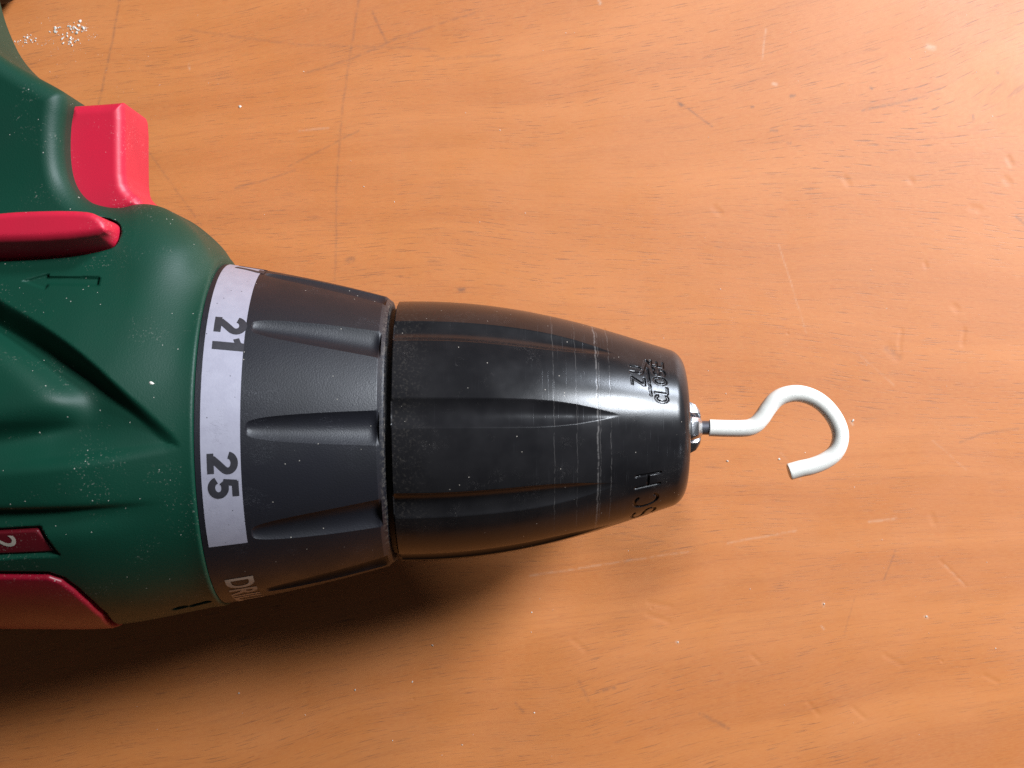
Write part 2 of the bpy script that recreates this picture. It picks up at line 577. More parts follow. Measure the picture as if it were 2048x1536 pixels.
light = [(1530, 60, 1525, 120, .3, .45), (1722, 708, 1790, 768, .18, .35), (1060, 1150, 1200, 1128, .32, .4), (1200, 1128, 1375, 1105, .30, .35), (1455, 1088, 1590, 1062, .32, .4),
         (1735, 1042, 1790, 1035, .4, .45), (1600, 960, 1560, 905, .2, .3), (1555, 490, 1585, 580, .2, .4), (1585, 580, 1614, 665, .2, .3), (1890, 1130, 1930, 1170, .2, .4), (1865, 880, 1930, 940, .18, .3),
         (1855, 92, 1868, 96, .8, .7), (1548, 168, 1554, 170, .5, .8), (378, 128, 380, 138, .25, .8), (1648, 1205, 1650, 1212, .3, .8), (1355, 1284, 1359, 1288, .3, .9), (1644, 1250, 1650, 1257, .2, .8),
         (600, 260, 660, 255, .3, .4), (1195, 0, 1198, 6, .5, .8), (1853, 1232, 1857, 1235, .4, .9), (1700, 840, 1706, 848, .3, .9)]
dents = [(1300, 1205, 1342, 1214, .45), (1298, 1228, 1340, 1245, .5), (1148, 1278, 1172, 1298, .5), (1505, 1312, 1520, 1326, .4), (1616, 1405, 1636, 1428, .4), (1706, 1414, 1728, 1434, .4),
         (1772, 1308, 1804, 1328, .45), (1970, 1352, 1996, 1366, .4), (1690, 355, 1696, 365, .6), (1943, 417, 1956, 420, .7), (1848, 525, 1850, 533, .35), (1428, 418, 1438, 428, .6), (1820, 358, 1824, 362, .5),
         (2012, 360, 2018, 368, .6), (2018, 318, 2024, 330, .5), (1908, 614, 1914, 620, .6), (1930, 660, 1926, 690, .4), (1804, 660, 1800, 700, .4), (1778, 692, 1796, 712, .9), (1860, 1028, 1866, 1045, .5),
         (1880, 1120, 1932, 1172, .2)]


def table_mesh():
    fx = np.concatenate([[-450, -449.2, -447.5, -300, -180, -125], np.arange(-105, 105.01, 0.25), [125, 180, 300, 447.5, 449.2, 450]])
    fy = np.concatenate([[-375, -374.2, -372.5, -250, -150, -100], np.arange(-80, 80.01, 0.25), [100, 150, 250, 372.5, 374.2, 375]])
    GX, GY = np.meshgrid(fx, fy, indexing='ij')
    nx, ny = GX.shape
    # wobble so that no scratch is ruler straight
    wx = GX + 0.22 * np.sin(GY * 0.13 + 1.3) + 0.04 * np.sin(GY * 1.1 + GX * 0.4)
    wy = GY + 0.2 * np.sin(GX * 0.11 + 0.4) + 0.04 * np.sin(GX * 0.9 - GY * 0.5)

    def paint(segs, prof):
        out = np.zeros((nx, ny), np.float32)
        for g in segs:
            (ax, ay), (bx, by), w, k = PW(g[0], g[1], 0), PW(g[2], g[3], 0), g[4], (g[5] if len(g) > 5 else 1.0)
            i0, i1 = np.searchsorted(fx, (min(ax, bx) - 3, max(ax, bx) + 3))
            j0, j1 = np.searchsorted(fy, (min(ay, by) - 3, max(ay, by) + 3))
            if i1 <= i0 or j1 <= j0:
                continue
            d = line_sdf(wx[i0:i1, j0:j1], wy[i0:i1, j0:j1], [(ax, ay), (bx, by)])
            out[i0:i1, j0:j1] = np.maximum(out[i0:i1, j0:j1], k * prof(d, w))
        return out
    dk = paint(dark, lambda d, w: 0.75 * sstep(w + 0.05, 0.0, d))
    lt = paint(light, lambda d, w: 0.5 * sstep(w + 0.03, 0.0, d))
    dn = paint(dents, lambda d, w: sstep(w * 1.5 + 0.2, 0.0, d) - 0.25 * np.exp(-((d - w * 1.5 - 0.3) / 0.3) ** 2))
    GZ = -0.03 * dn
    edge = np.minimum(450 - np.abs(GX), 375 - np.abs(GY))
    GZ = GZ - np.where(edge < 2.4, (2.4 - edge) ** 2 / 2.4, 0)
    V = np.stack([GX, GY, GZ], -1).reshape(-1, 3)
    q = (np.arange(nx - 1)[:, None] * ny + np.arange(ny - 1)[None, :]).ravel()
    Q = np.stack([q, q + ny, q + ny + 1, q + 1], 1)
    rim = np.concatenate([np.arange(nx) * ny, (nx - 1) * ny + np.arange(1, ny), (np.arange(nx - 2, -1, -1)) * ny + ny - 1, np.arange(ny - 2, 0, -1)])
    low = V[rim].copy()
    low[:, 2] = -28
    n0 = len(V)
    V = np.concatenate([V, low])
    m = len(rim)
    k = np.arange(m)
    S = np.stack([rim[(k + 1) % m], rim, n0 + k, n0 + (k + 1) % m], 1)
    Q = np.concatenate([Q, S])
    me = bpy.data.meshes.new('tabletop')
    me.vertices.add(len(V))
    me.vertices.foreach_set('co', (V * MM).ravel())
    nl = len(Q) * 4
    me.loops.add(nl + m)
    me.loops.foreach_set('vertex_index', np.concatenate([Q.ravel(), n0 + k[::-1]]).astype(np.int32))
    me.polygons.add(len(Q) + 1)
    me.polygons.foreach_set('loop_start', np.concatenate([np.arange(len(Q)) * 4, [nl]]).astype(np.int32))
    me.update(calc_edges=True)
    me.validate()
    me.polygons.foreach_set('use_smooth', [True] * len(me.polygons))
    me.set_sharp_from_angle(angle=math.radians(50))
    for nm, arr in (('dark_mark', dk), ('pale_mark', lt)):
        at = me.attributes.new(nm, 'FLOAT', 'POINT')
        full = np.zeros(len(V), np.float32)
        full[:n0] = arr.ravel()
        at.data.foreach_set('value', full)
    me.materials.append(M_wood)
    o = bpy.data.objects.new('tabletop', me)
    C.objects.link(o)
    return o


table = table_mesh()
table['kind'] = 'structure'
table['label'] = 'orange-brown varnished beech tabletop with scratches and small dents'
table['category'] = 'table'

# ------------------------------------------------------------------ drill
drill = empty('cordless_drill', (ROOT[0] * MM, ROOT[1] * MM, 0), ANG)
drill['label'] = 'green cordless drill with red trigger and black keyless chuck lying on its side'
drill['category'] = 'drill'

# ---- housing -----------------------------------------------------
RX = np.array([-130, -112, -76, -70, -65, -60, -49.4, -48.2, -46])
RR = np.array([30.2, 31.0, 31.7, 31.8, 31.6, 30.9, 28.85, 28.75, 28.7])


_fx = np.arange(-131, -45, 0.1)
_k = np.exp(-(np.arange(-45, 46) / 18.0) ** 2)
_pad = np.concatenate([np.full(45, RR[0]), np.interp(_fx, RX, RR), np.full(45, RR[-1])])
RX, RR = _fx, np.convolve(_pad, _k / _k.sum(), 'valid')


def Rb(x):
    if x is None:
        return 31.0
    return float(np.interp(x, RX, RR))


R0 = 31.5


def XS(u, v):
    x, phi = surf(u, v, Rb)
    return (x, R0 * phi)


outline = [(-420, 300), (-420, -220), (-40, -220), (-22, -90), (-12, -30), (0, 22), (15, 66), (33, 114), (51, 143), (84, 163), (122, 181), (141, 192)]
_zz = [-11, -11, -11, -11, -11, -11, -11, -9, -2, 4, 9, 10]
outline = [P(u, v, z) for (u, v), z in zip(outline, _zz)]
slot = [P(u, v, 13) for u, v in [(134, 210), (128, 250), (127, 300), (131, 340), (141, 370), (161, 395), (190, 409), (235, 415)]]
rest = [P(u, v, 0) for u, v in [(305, 414), (333, 415), (352, 422), (372, 436), (400, 461), (430, 488), (452, 509)]]
rest += [(-49.3, 22), (-51, 0), (-125, 0)]
HPOLY = smooth_poly(outline + slot + rest, 2)

# relief of the side of the body, as depth over (x, arc)
gx = np.arange(-131, -45, 0.15)
gs = np.arange(-58, 58, 0.15)
GX, GS = np.meshgrid(gx, gs, indexing='ij')
below = smooth_poly([XS(-260, 470), XS(-120, 535), XS(0, 602), XS(60, 633), XS(110, 664), XS(180, 716), XS(250, 780), XS(300, 822), XS(362, 880), XS(362, 905), XS(250, 925), XS(120, 945), XS(0, 960), XS(-260, 990)], 1)
dA = poly_sdf(GX, GS, below)
xr = XS(300, 840)[0]
xl = XS(90, 840)[0]
depth = 4.0 * sstep(0.0, 2.4, -dA) * (0.25 + 0.75 * sstep(xr + 3.5, xl, GX))
depth *= sstep(XS(100, 965)[1], XS(100, 850)[1], GS)
boss = smooth_poly([XS(-260, 500), XS(-100, 572), XS(0, 642), XS(60, 690), XS(112, 735), XS(156, 772), XS(171, 800), XS(158, 832), XS(112, 858), XS(0, 884), XS(-260, 905)], 2)
dB = poly_sdf(GX, GS, boss)
bossh = 3.9 * sstep(0.0, 3.6, -dB)
_g = np.exp(-(np.arange(-24, 25) / 14.0) ** 2)
_g /= _g.sum()
for _a in (0, 1):
    bossh = np.apply_along_axis(lambda q: np.convolve(np.pad(q, 24, mode='edge'), _g, 'valid'), _a, bossh)
depth = depth - np.minimum(bossh, depth + 1.6)
gl = [XS(-260, 1036), XS(0, 1034), XS(150, 1029), XS(300, 1014), XS(385, 1005)]
dG = line_sdf(GX, GS, gl)
side = GS - np.interp(GX, [p[0] for p in gl], [p[1] for p in gl])
gw = np.where(side > 0, 0.9, 2.6)
depth += 1.5 * np.exp(-(dG / gw) ** 2) * sstep(XS(350, 1010)[0], XS(60, 1030)[0], GX)
SEL = [XS(-260, 1070), XS(0, 1064), XS(76, 1060), XS(116, 1110), XS(0, 1116), XS(-260, 1120)]
dS = poly_sdf(GX, GS, SEL)
depth += 0.9 * sstep(0.35, -0.35, dS)
pan_top = [XS(-260, 1150), XS(0, 1150), XS(98, 1151), XS(124, 1160), XS(150, 1179), XS(178, 1204), XS(205, 1228)]
xe = P(243, 1252, 0)[0]
PANEL = pan_top + [(xe, R0 * math.radians(-86)), (xe + 0.4, R0 * math.radians(-96)), (-130, R0 * math.radians(-96))]
dP = poly_sdf(GX, GS, PANEL)
depth += 1.1 * sstep(0.75, 0.35, dP)
vent = line_sdf(GX, GS, [XS(352, 1218), XS(368, 1214)])
depth += 0.9 * sstep(0.8, 0.4, vent)
vent = line_sdf(GX, GS, [XS(384, 1212), XS(415, 1204)])
depth += 0.9 * sstep(0.7, 0.35, vent)
DEPTH = depth.astype(np.float32)


def dlook(x, s):
    x, s = np.broadcast_arrays(x, s)
    fx = np.clip((x - gx[0]) / 0.15, 0, len(gx) - 1.01)
    fs = np.clip((s - gs[0]) / 0.15, 0, len(gs) - 1.01)
    i, j = fx.astype(np.int32), fs.astype(np.int32)
    a, b = fx - i, fs - j
    return (DEPTH[i, j] * (1 - a) * (1 - b) + DEPTH[i + 1, j] * a * (1 - b) + DEPTH[i, j + 1] * (1 - a) * b + DEPTH[i + 1, j + 1] * a * b)


ARROW = [P(u, v, 22.5) for u, v in [(44, 562), (92, 547), (92, 553), (195, 554), (195, 571), (96, 568), (92, 578)]]
SW_TOP = 24.5
SWITCH = smooth_poly([P(u, v, SW_TOP) for u, v in [(-260, 460), (-120, 440), (0, 424), (100, 420), (165, 421), (190, 427), (208, 444), (214, 463), (190, 468), (110, 477), (0, 480), (-120, 480), (-260, 478)]], 1)
SW_BASE = smooth_poly([P(u, v, SW_TOP) for u, v in [(-260, 462), (-120, 442), (0, 426), (100, 422), (168, 424), (194, 430), (214, 446)]] + [P(u, v, 18.5) for u, v in [(232, 488), (216, 497), (140, 514), (0, 522), (-120, 524), (-260, 524)]], 2)


def f_switch(x, y, z):
    ze = np.abs(z)
    k = np.clip((SW_TOP - ze) / 6.0, -0.1, 1.3)
    d = poly_sdf(x, y, SWITCH) * (1 - k) + poly_sdf(x, y, SW_BASE) * k
    return np.maximum(extrude_sdf(d, ze, SW_TOP, 1.0), 14.0 - ze)


# outline distance, softened where the shell flares towards the collar
hx_ = np.arange(-131, -44, 0.3)
hy_ = np.arange(-42, 84, 0.3)
HD = poly_sdf(hx_[:, None], hy_[None, :], HPOLY)
_q = np.exp(-(np.arange(-30, 31) / 11.0) ** 2)
_q /= _q.sum()
for _a in (0, 1):
    HD = np.apply_along_axis(lambda q: np.convolve(np.pad(q, 30, mode='reflect', reflect_type='odd'), _q, 'valid'), _a, HD)
HD = HD.astype(np.float32)


def hlook(x, y):
    x, y = np.broadcast_arrays(x, y)
    fx = np.clip((x - hx_[0]) / 0.3, 0, len(hx_) - 1.01)
    fy = np.clip((y - hy_[0]) / 0.3, 0, len(hy_) - 1.01)
    i, j = fx.astype(np.int32), fy.astype(np.int32)
    a, b = fx - i, fy - j
    return HD[i, j] * (1 - a) * (1 - b) + HD[i + 1, j] * a * (1 - b) + HD[i, j + 1] * (1 - a) * b + HD[i + 1, j + 1] * a * b


def f_house(x, y, z):
    ze = np.abs(z)
    rr = np.hypot(y, ze)
    s = R0 * np.arctan2(y, ze + 1e-6)
    fb = rr - np.interp(x, RX, RR)
    # front and back caps of the barrel
    fb = smax(fb, x + 47.4, 0.7)
    fb = smax(fb, -118.0 - x, 8.0)
    d2 = poly_sdf(x, y, HPOLY)
    kk = sstep(-66, -56, x)
    d2 = d2 * (1 - kk) + hlook(x, y) * kk
    T = 15.0 + 0.22 * ((38 - y) + np.sqrt((38 - y) ** 2 + 20.0))
    T = np.minimum(T, 30.5)
    fp = extrude_sdf(d2, ze, T, 3.2 + 5.8 * sstep(-70, -58, x))
    fp = smax(fp, x + 47.8, 0.8)
    f = smin(fb, fp, 4.0)
    f = smax(f, x + 47.3, 0.5)
    relief = dlook(x, s) * sstep(44.0, 33.0, y)
    f = f + relief
    da = poly_sdf(x, y, ARROW)
    f = f + 0.5 * sstep(0.2, -0.2, da) * (ze > 10)
    dsw = poly_sdf(x, y, SW_BASE)
    f = f + 2.0 * sstep(0.35, 0.0, dsw) * (ze > 10)
    return f


housing = sdf_mesh('housing', f_house, (-119.5, -33.5, -34), (-46.4, 78, 34), 0.31, M_green, drill)

# ---- trigger -------------------------------------------------------
tp = [P(110, 212, 9), P(240, 203.5, 9), P(250, 205, 7), P(277, 222, -3), P(290, 246, -5), P(290, 330, -5), P(291, 385, -5), P(300, 402, -5), P(318, 415, -5), P(330, 440, -5), P(110, 450, 9)]


tp = smooth_poly(tp, 1)


def f_trig(x, y, z):
    d = poly_sdf(x, y, tp)
    return extrude_sdf(d, np.abs(z), 9.2, 1.8)


trigger = sdf_mesh('trigger', f_trig, (-92, 27, -11), (-55, 57, 11), 0.3, M_red, drill)

bm = bmesh.new()
bmesh.ops.create_icosphere(bm, subdivisions=2, radius=1.0)
mx, my = P(276, 258, 0.5)
for v in bm.verts:
    v.co = Vector((-62.75 + v.co.x * 0.16, my + v.co.y * 0.85, ZA + 0.5 + v.co.z * 1.1)) * MM
bm_obj('scuff', bm, M_grey, trigger)

# ---- forward / reverse switch ---------------------------------------
switch = sdf_mesh('direction_switch', f_switch, (-108, 18, 12), (-54, 46, 29), 0.3, M_red, drill)


# ---- red cover and gear selector ------------------------------------
def f_panel(x, y, z):
    rr = np.hypot(y, z)
    s = R0 * np.arctan2(y, z + 1e-6)
    d = poly_sdf(x, s, PANEL)
    base = np.interp(x, RX, RR)
    t = extrude_sdf(d, rr - base, 0.55, 0.55)
    return np.maximum(np.maximum(t, 28.5 - rr), -117.0 - x)


M_cover = plastic('deep_red_plastic', (0.25, 0.004, 0.018), 0.42, grain=0.16, dens=0.02)
panel = sdf_mesh('red_cover', f_panel, (-118, -34, -5), (-60, -15, 27), 0.33, M_cover, drill)


def f_sel(x, y, z):
    rr = np.hypot(y, z)
    s = R0 * np.arctan2(y, z + 1e-6)
    d = poly_sdf(x, s, SEL) + 0.35
    t = extrude_sdf(d, rr - np.interp(x, RX, RR), -0.45, 0.25)
    return np.maximum(np.maximum(t, 29.0 - rr), -117.0 - x)


M_sel = plastic('dark_red_plastic', (0.11, 0.004, 0.009), 0.45, grain=0.1, dens=0.01)
selector = sdf_mesh('gear_selector', f_sel, (-118, -26, 20), (-60, -10, 32), 0.3, M_sel, drill)

# ---- battery -----------------------------------------------------------
bm = bmesh.new()
bmesh.ops.create_cube(bm, size=1.0)
x1, y1 = P(48, 2, -24)
for v in bm.verts:
    v.co = Vector(((x1 - 37 + v.co.x * 74), (y1 + 27 + v.co.y * 54), ZA + v.co.z * 63.6)) * MM
bmesh.ops.bevel(bm, geom=list(bm.edges), offset=6 * MM, segments=5, profile=0.5, affect='EDGES')
battery = bm_obj('battery', bm, M_dark, drill)


# ---- bodies of revolution with flutes -----------------------------------
def revolve(name, rows, mat, parent, phis_of, sharp=32, cap_last=None):
    """rows: list of (x, fn(phi array)->r array); phis_of(x) -> angles of the columns"""
    V = []
    n = None
    for x, fn in rows:
        ph = phis_of(x)
        r = fn(ph)
        n = len(ph)
        V.append(np.stack([np.full(n, x), r * np.sin(ph), ZA + r * np.cos(ph)], 1))
    V = np.concatenate(V)
    m = len(rows)
    F = []
    j = np.arange(n)
    k = (j + 1) % n
    for i in range(m - 1):
        F.append(np.stack([i * n + j, i * n + k, (i + 1) * n + k, (i + 1) * n + j], 1))
    F = [tuple(q) for q in np.concatenate(F)]
    if cap_last is not None:
        V = np.concatenate([V, [[cap_last, 0, ZA]]])
        c = len(V) - 1
        F += [((m - 1) * n + a, (m - 1) * n + b, c) for a, b in zip(j, k)]
    F = [f[::-1] for f in F]
    return mesh_obj(name, V, F, mat, parent, True, sharp)


def columns(nfl, phi0, n_in, n_out, wfun, rfun):
    pitch = 2 * math.pi / nfl

    def fn(x):
        hw = 0.5 * wfun(x) / rfun(x)
        out = []
        for q in range(nfl):
            c = phi0 + q * pitch
            out.append(c + hw * np.linspace(-1, 1, n_in + 1)[:-1])
            out.append(c + np.linspace(hw, pitch - hw, n_out + 1)[:-1])
        return np.concatenate(out)
    return fn


def flute(ph, x, nfl, phi0, w, r, k):
    pitch = 2 * math.pi / nfl
    d = (ph - phi0 + pitch / 2) % pitch - pitch / 2
    t = np.abs(d) * r / (w / 2 + 1e-9)
    return np.where(t < 1, k * w * (1 - t * t), 0.0)


# collar
cx = np.array([-47.9, -46.5, -40.4, -30.3, -21.0, -19.5])
cr = np.array([28.35, 28.15, 27.05, 25.0, 22.6, 21.6])


CPOLY = np.polyfit(cx[1:5], cr[1:5], 2)


def Rc(x):
    if x is None:
        return 26.0
    return float(np.polyval(CPOLY, x))


def wcol(x):
    t = (x + 40.0) / 19.0
    if t <= 0:
        return 0.0
    return 5.4 * min(1.0, t) ** 0.24


CP = math.radians(3.0)
NC = 10
colc = columns(NC, CP, 22, 40, lambda x: max(wcol(min(x, -21.0)), 0.9), Rc)
rows = [(-47.9, lambda p: np.full(len(p), 25.0)), (-47.9, lambda p: np.full(len(p), 27.5)), (-47.75, lambda p: np.full(len(p), 27.95))]
for x in np.concatenate([np.linspace(-47.4, -40.2, 16), np.linspace(-40.0, -36.0, 24), np.linspace(-35.8, -21.6, 60), np.linspace(-21.5, -20.05, 22)]):
    def fn(p, x=x):
        r = Rc(x)
        if x > -20.75:
            r = Rc(-20.75) - (x + 20.75) * 0.85
        w = wcol(min(x, -21.0))
        k = 0.215
        if x > -21.9:
            k *= math.sqrt(max(0.0, 1 - ((x + 21.9) / 1.55) ** 2))
        return r - (flute(p, x, NC, CP, w, r, k) if w > 0 else 0)
    rows.append((float(x), fn))
rows += [(-19.75, lambda p: np.full(len(p), 21.75)), (-19.6, lambda p: np.full(len(p), 21.2)), (-19.6, lambda p: np.full(len(p), 15.0))]
collar = revolve('torque_collar', rows, M_collar, drill, colc)

# dark core seen through the gaps
bm = bmesh.new()
for (xa, xb, r) in ((-49.5, -46.0, 27.2), (-21.0, -16.0, 20.4)):
    res = bmesh.ops.create_cone(bm, cap_ends=True, segments=96, radius1=r * MM, radius2=r * MM, depth=(xb - xa) * MM)
    for v in res['verts']:
        px, py, pz = v.co
        v.co = Vector((pz + (xa + xb) / 2 * MM, py, ZA * MM + px))
core = bm_obj('spindle_core', bm, M_core, drill)

# label film
LX0, LX1 = -46.55, -40.75
ph_end = surf(470, 1088, Rc)[1]
ph = np.linspace(ph_end, math.radians(128), 150)
xs = np.linspace(LX0, LX1, 10)
V = []
for a in ph:
    for x in xs:
        rr = Rc(x) + 0.05
        V.append((x, rr * math.sin(a), ZA + rr * math.cos(a)))
n = len(xs)
F = [(i * n + j, i * n + j + 1, (i + 1) * n + j + 1, (i + 1) * n + j) for i in range(len(ph) - 1) for j in range(n - 1)]
label = mesh_obj('scale_label', V, F, M_label, collar)


def print_text(name, body, size, x_base, phi_c, rfun, mat, parent, lift, bold=0.0, down=True, squeeze=1.0, start=False):
    cu = bpy.data.curves.new(name, 'FONT')
    cu.body = body
    cu.size = size
    cu.offset = bold
    cu.space_character = 1.02
    cu.resolution_u = 6
    tmp = bpy.data.objects.new(name + '_tmp', cu)
    C.objects.link(tmp)
    dg = bpy.context.evaluated_depsgraph_get()
    dg.update()
    me = bpy.data.meshes.new_from_object(tmp.evaluated_get(dg))
    bpy.data.objects.remove(tmp)
    bm = bmesh.new()
    bm.from_mesh(me)
    bpy.data.meshes.remove(me)
    xsv = [v.co.x for v in bm.verts]
    lo, hi = min(xsv), max(xsv)
    k = lo
    while k < hi:
        k += 0.35
        bmesh.ops.bisect_plane(bm, geom=bm.verts[:] + bm.edges[:] + bm.faces[:], plane_co=(k, 0, 0), plane_no=(1, 0, 0))
    ylo = min(v.co.y for v in bm.verts)
    for v in bm.verts:
        gx_, gy_ = (v.co.x - (lo if start else (lo + hi) / 2)) * squeeze, v.co.y - ylo
        x = x_base + gy_ if down else x_base - gy_
        r = rfun(x) + lift
        phi = phi_c - gx_ / r if down else phi_c + gx_ / r
        v.co = Vector((x, r * math.sin(phi), ZA + r * math.cos(phi))) * MM
    for f in bm.faces:
        f.normal_update()
        c = f.calc_center_median()
        if f.normal.dot(Vector((0, c.y, c.z - ZA * MM))) < 0:
            f.normal_flip()
    me = bpy.data.meshes.new(name)
    bm.to_mesh(me)
    bm.free()
    me.materials.append(mat)
    o = bpy.data.objects.new(name, me)
    C.objects.link(o)
    o.parent = parent
    return o


def ell(cx_, cy_, rx, ry, a0, a1, n=14):
    return [(cx_ + rx * math.cos(math.radians(a)), cy_ + ry * math.sin(math.radians(a))) for a in np.linspace(a0, a1, n)]


BOLD = {
    '1': [([(.60, 0), (.60, 1)], .27), ([(.56, .90), (.40, .80), (.16, .73)], .17)],
    '2': [(ell(.5, .68, .35, .22, 172, -38, 18) + [(.50, .34), (.27, .15)], .22), ([(.05, .10), (.95, .10)], .20)],
    '5': [([(.20, .90), (.90, .90)], .20), ([(.29, .96), (.22, .50)], .20), (ell(.48, .33, .35, .23, 142, -165, 20), .22)],
    '7': [([(.05, .90), (.95, .90)], .20), ([(.80, .86), (.52, .45), (.38, 0)], .24)],
}


def numeral(body, height, width, gap, x_base, phi_c, mat, parent):
    tot = len(body) * width + (len(body) - 1) * gap
    V, F, lift = [], [], 0.08
    for q, ch in enumerate(body):
        ox = -tot / 2 + q * (width + gap)
        for pl, th in BOLD[ch]:
            lift += 0.004
            pts = [np.array((ox + a * width, b * height)) for a, b in pl]
            fine = [pts[0]]
            for p0, p1 in zip(pts[:-1], pts[1:]):
                k = max(1, int(np.linalg.norm(p1 - p0) / 0.35))
                fine += [p0 + (p1 - p0) * (i + 1) / k for i in range(k)]
            T = np.gradient(np.array(fine), axis=0)
            T /= np.linalg.norm(T, axis=1, keepdims=True)
            n0 = len(V)
            for p, t in zip(fine, T):
                for e in np.linspace(-0.5, 0.5, 5):
                    g = p + np.array((-t[1], t[0])) * e * th * 1.12 * height
                    x = x_base + g[1]
                    r = Rc(x) + lift
                    ph_ = phi_c - g[0] / r
                    V.append((x, r * math.sin(ph_), ZA + r * math.cos(ph_)))
            for i in range(len(fine) - 1):
                for j in range(4):
                    k = n0 + i * 5 + j
                    F.append((k, k + 5, k + 6, k + 1))
    o = mesh_obj('numeral', V, F, mat, parent, False)
    o['label'] = 'black printed number ' + body
    return o


x21, p21 = surf(430, 667, Rc)
x25, p25 = surf(416, 953, Rc)
numeral('21', 4.7, 3.3, 0.35, x21 - 0.2, p21, M_ink, label)
numeral('25', 4.35, 3.45, 0.40, x25, p25, M_ink, label)
numeral('17', 4.7, 3.3, 0.35, x21 + 0.2, p21 + (p21 - p25), M_ink, label)
xd, pd = surf(449, 1160, Rc)
o = print_text('lettering', 'DRILL', 6.0, xd, pd, Rc, M_pale, collar, 0.06, bold=0.14, squeeze=0.86, start=True)
o['label'] = 'pale printed word DRILL'
xs2, ps2 = surf(0, 1090, Rb)
o = print_text('numeral', '2', 5.0, xs2 - 1.2, ps2 + 0.01, lambda x: Rb(x) - 0.45, M_pale, selector, 0.06, bold=0.06)

# ---- chuck sleeve ---------------------------------------------------------
sx_ = np.array([-18.7, -10.4, -2.0, 6.3, 13.4, 21.4, 26.4])
sr_ = np.array([21.75, 21.5, 20.75, 19.05, 17.2, 14.85, 13.15])
SPOLY = np.polyfit(sx_, sr_, 4)


def Rs(x):
    if x is None:
        return 17.0
    return float(np.polyval(SPOLY, x))


def arc(cx_, cy_, rx, ry, a0, a1, n=10):
    return [(cx_ + rx * math.cos(math.radians(a)), cy_ + ry * math.sin(math.radians(a))) for a in np.linspace(a0, a1, n)]


# stroke letters in a box 0..1 wide, 0..1 high
GL = {
    'Z': [[(0, 1), (1, 1), (0, 0), (1, 0)]],
    'U': [[(0, 1), (0, .35)] + arc(.5, .35, .5, .35, 180, 360) + [(1, 1)]],
    'C': [arc(.5, .5, .5, .5, 45, 315, 16)],
    'L': [[(0, 1), (0, 0), (.9, 0)]],
    'O': [arc(.5, .5, .5, .5, 0, 360, 20)],
    'S': [arc(.5, .74, .46, .26, 35, 270, 10) + arc(.5, .24, .48, .24, 90, -145, 10)],
    'E': [[(1, 1), (0, 1), (0, 0), (1, 0)], [(0, .52), (.85, .52)]],
    'H': [[(0, 0), (0, 1)], [(1, 0), (1, 1)], [(0, .5), (1, .5)]],
    'B': [[(0, 0), (0, 1), (.55, 1)] + arc(.55, .76, .38, .24, 90, -90, 8) + [(0, .52)], [(.5, .52)] + arc(.55, .26, .45, .26, 90, -90, 8) + [(0, 0)]],
}
STROKES = []          # (half width, depth, polyline in (x, phi))


def engrave(ch, x_mid, phi_c, height, width, hw, dep):
    r = Rs(x_mid)
    for pl in GL[ch]:
        STROKES.append((hw, dep, [(x_mid + height * (0.5 - b), phi_c + (a - 0.5) * width / r) for a, b in pl]))


def put(u, v):
    return surf(u, v, Rs)


for ch, (u, v) in (('Z', (1276, 762)), ('U', (1273, 740))):
    x, a = put(u, v)
    engrave(ch, x, a, 2.0, 1.20, 0.15, 0.22)
for ch, (u, v) in (('C', (1324, 797)), ('L', (1322, 780)), ('O', (1320, 762)), ('S', (1317, 745)), ('E', (1313, 728))):
    x, a = put(u, v)
    engrave(ch, x, a, 1.95, 1.20, 0.15, 0.22)
STROKES.append((0.15, 0.22, [put(1302, 790), put(1294, 738)]))
STROKES.append((0.17, 0.22, [put(1286, 739), put(1292, 721), put(1304, 736)]))
xh, ah = put(1296, 961)
dph = 4.55 / Rs(xh)
for i, ch in enumerate('HCSOB'):
    engrave(ch, xh - 0.12 * i, ah - i * dph, 3.9, 2.3 if ch == 'H' else 3.0, 0.19, 0.28)


def engraving(x, ph):
    d = np.zeros(len(ph))
    r = Rs(x)
    for hw, dep, pl in STROKES:
        if min(p[0] for p in pl) - 1 > x or max(p[0] for p in pl) + 1 < x:
            continue
        a0 = sum(p[1] for p in pl) / len(pl)
        q = (ph - a0 + math.pi) % (2 * math.pi) - math.pi
        dist = line_sdf(np.full(len(ph), x), q * r, [(p[0], (p[1] - a0) * r) for p in pl])
        d = np.maximum(d, dep * sstep(hw + 0.10, hw - 0.05, dist))
    return d


def wsl(x):
    return float(np.interp(x, [-18.7, -2.0, 3, 6.3, 10, 13.4, 15.5, 17.2], [4.8, 4.6, 4.4, 4.0, 3.1, 1.8, 0.9, 0.0]))


NS = 9
SP = math.radians(9.0)
cols = columns(NS, SP, 22, 84, lambda x: max(wsl(x), 1.2), lambda x: Rs(min(x, 26.4)))
rows = [(-18.7, lambda p: np.full(len(p), 18.5)), (-18.7, lambda p: np.full(len(p), 21.2)), (-18.62, lambda p: np.full(len(p), 21.4))]
for x in np.concatenate([np.linspace(-18.45, 17.0, 118), np.linspace(17.15, 26.4, 104)]):
    def fn(p, x=x):
        r = Rs(x)
        w = wsl(x)
        out = np.full(len(p), r)
        if w > 0:
            out = out - flute(p, x, NS, SP, w, r, 0.19 * min(1.0, w / 3.2))
        if x > 17:
            out = out - engraving(x, p)
        return out
    rows.append((float(x), fn))
re = Rs(26.4)
for a in np.linspace(8, 90, 12):
    a = math.radians(a)
    rows.append((26.4 + 2.4 * math.sin(a), lambda p, a=a: np.full(len(p), re - 2.6 * (1 - math.cos(a)) - 0.6 * math.sin(a))))
for x, r in ((28.8, 9.0), (28.8, 6.3), (28.5, 6.0), (26.0, 5.2), (22.0, 5.2)):
    rows.append((x, lambda p, r=r: np.full(len(p), r)))
sleeve = revolve('chuck_sleeve', rows, M_sleeve, drill, cols, sharp=38, cap_last=22.0)

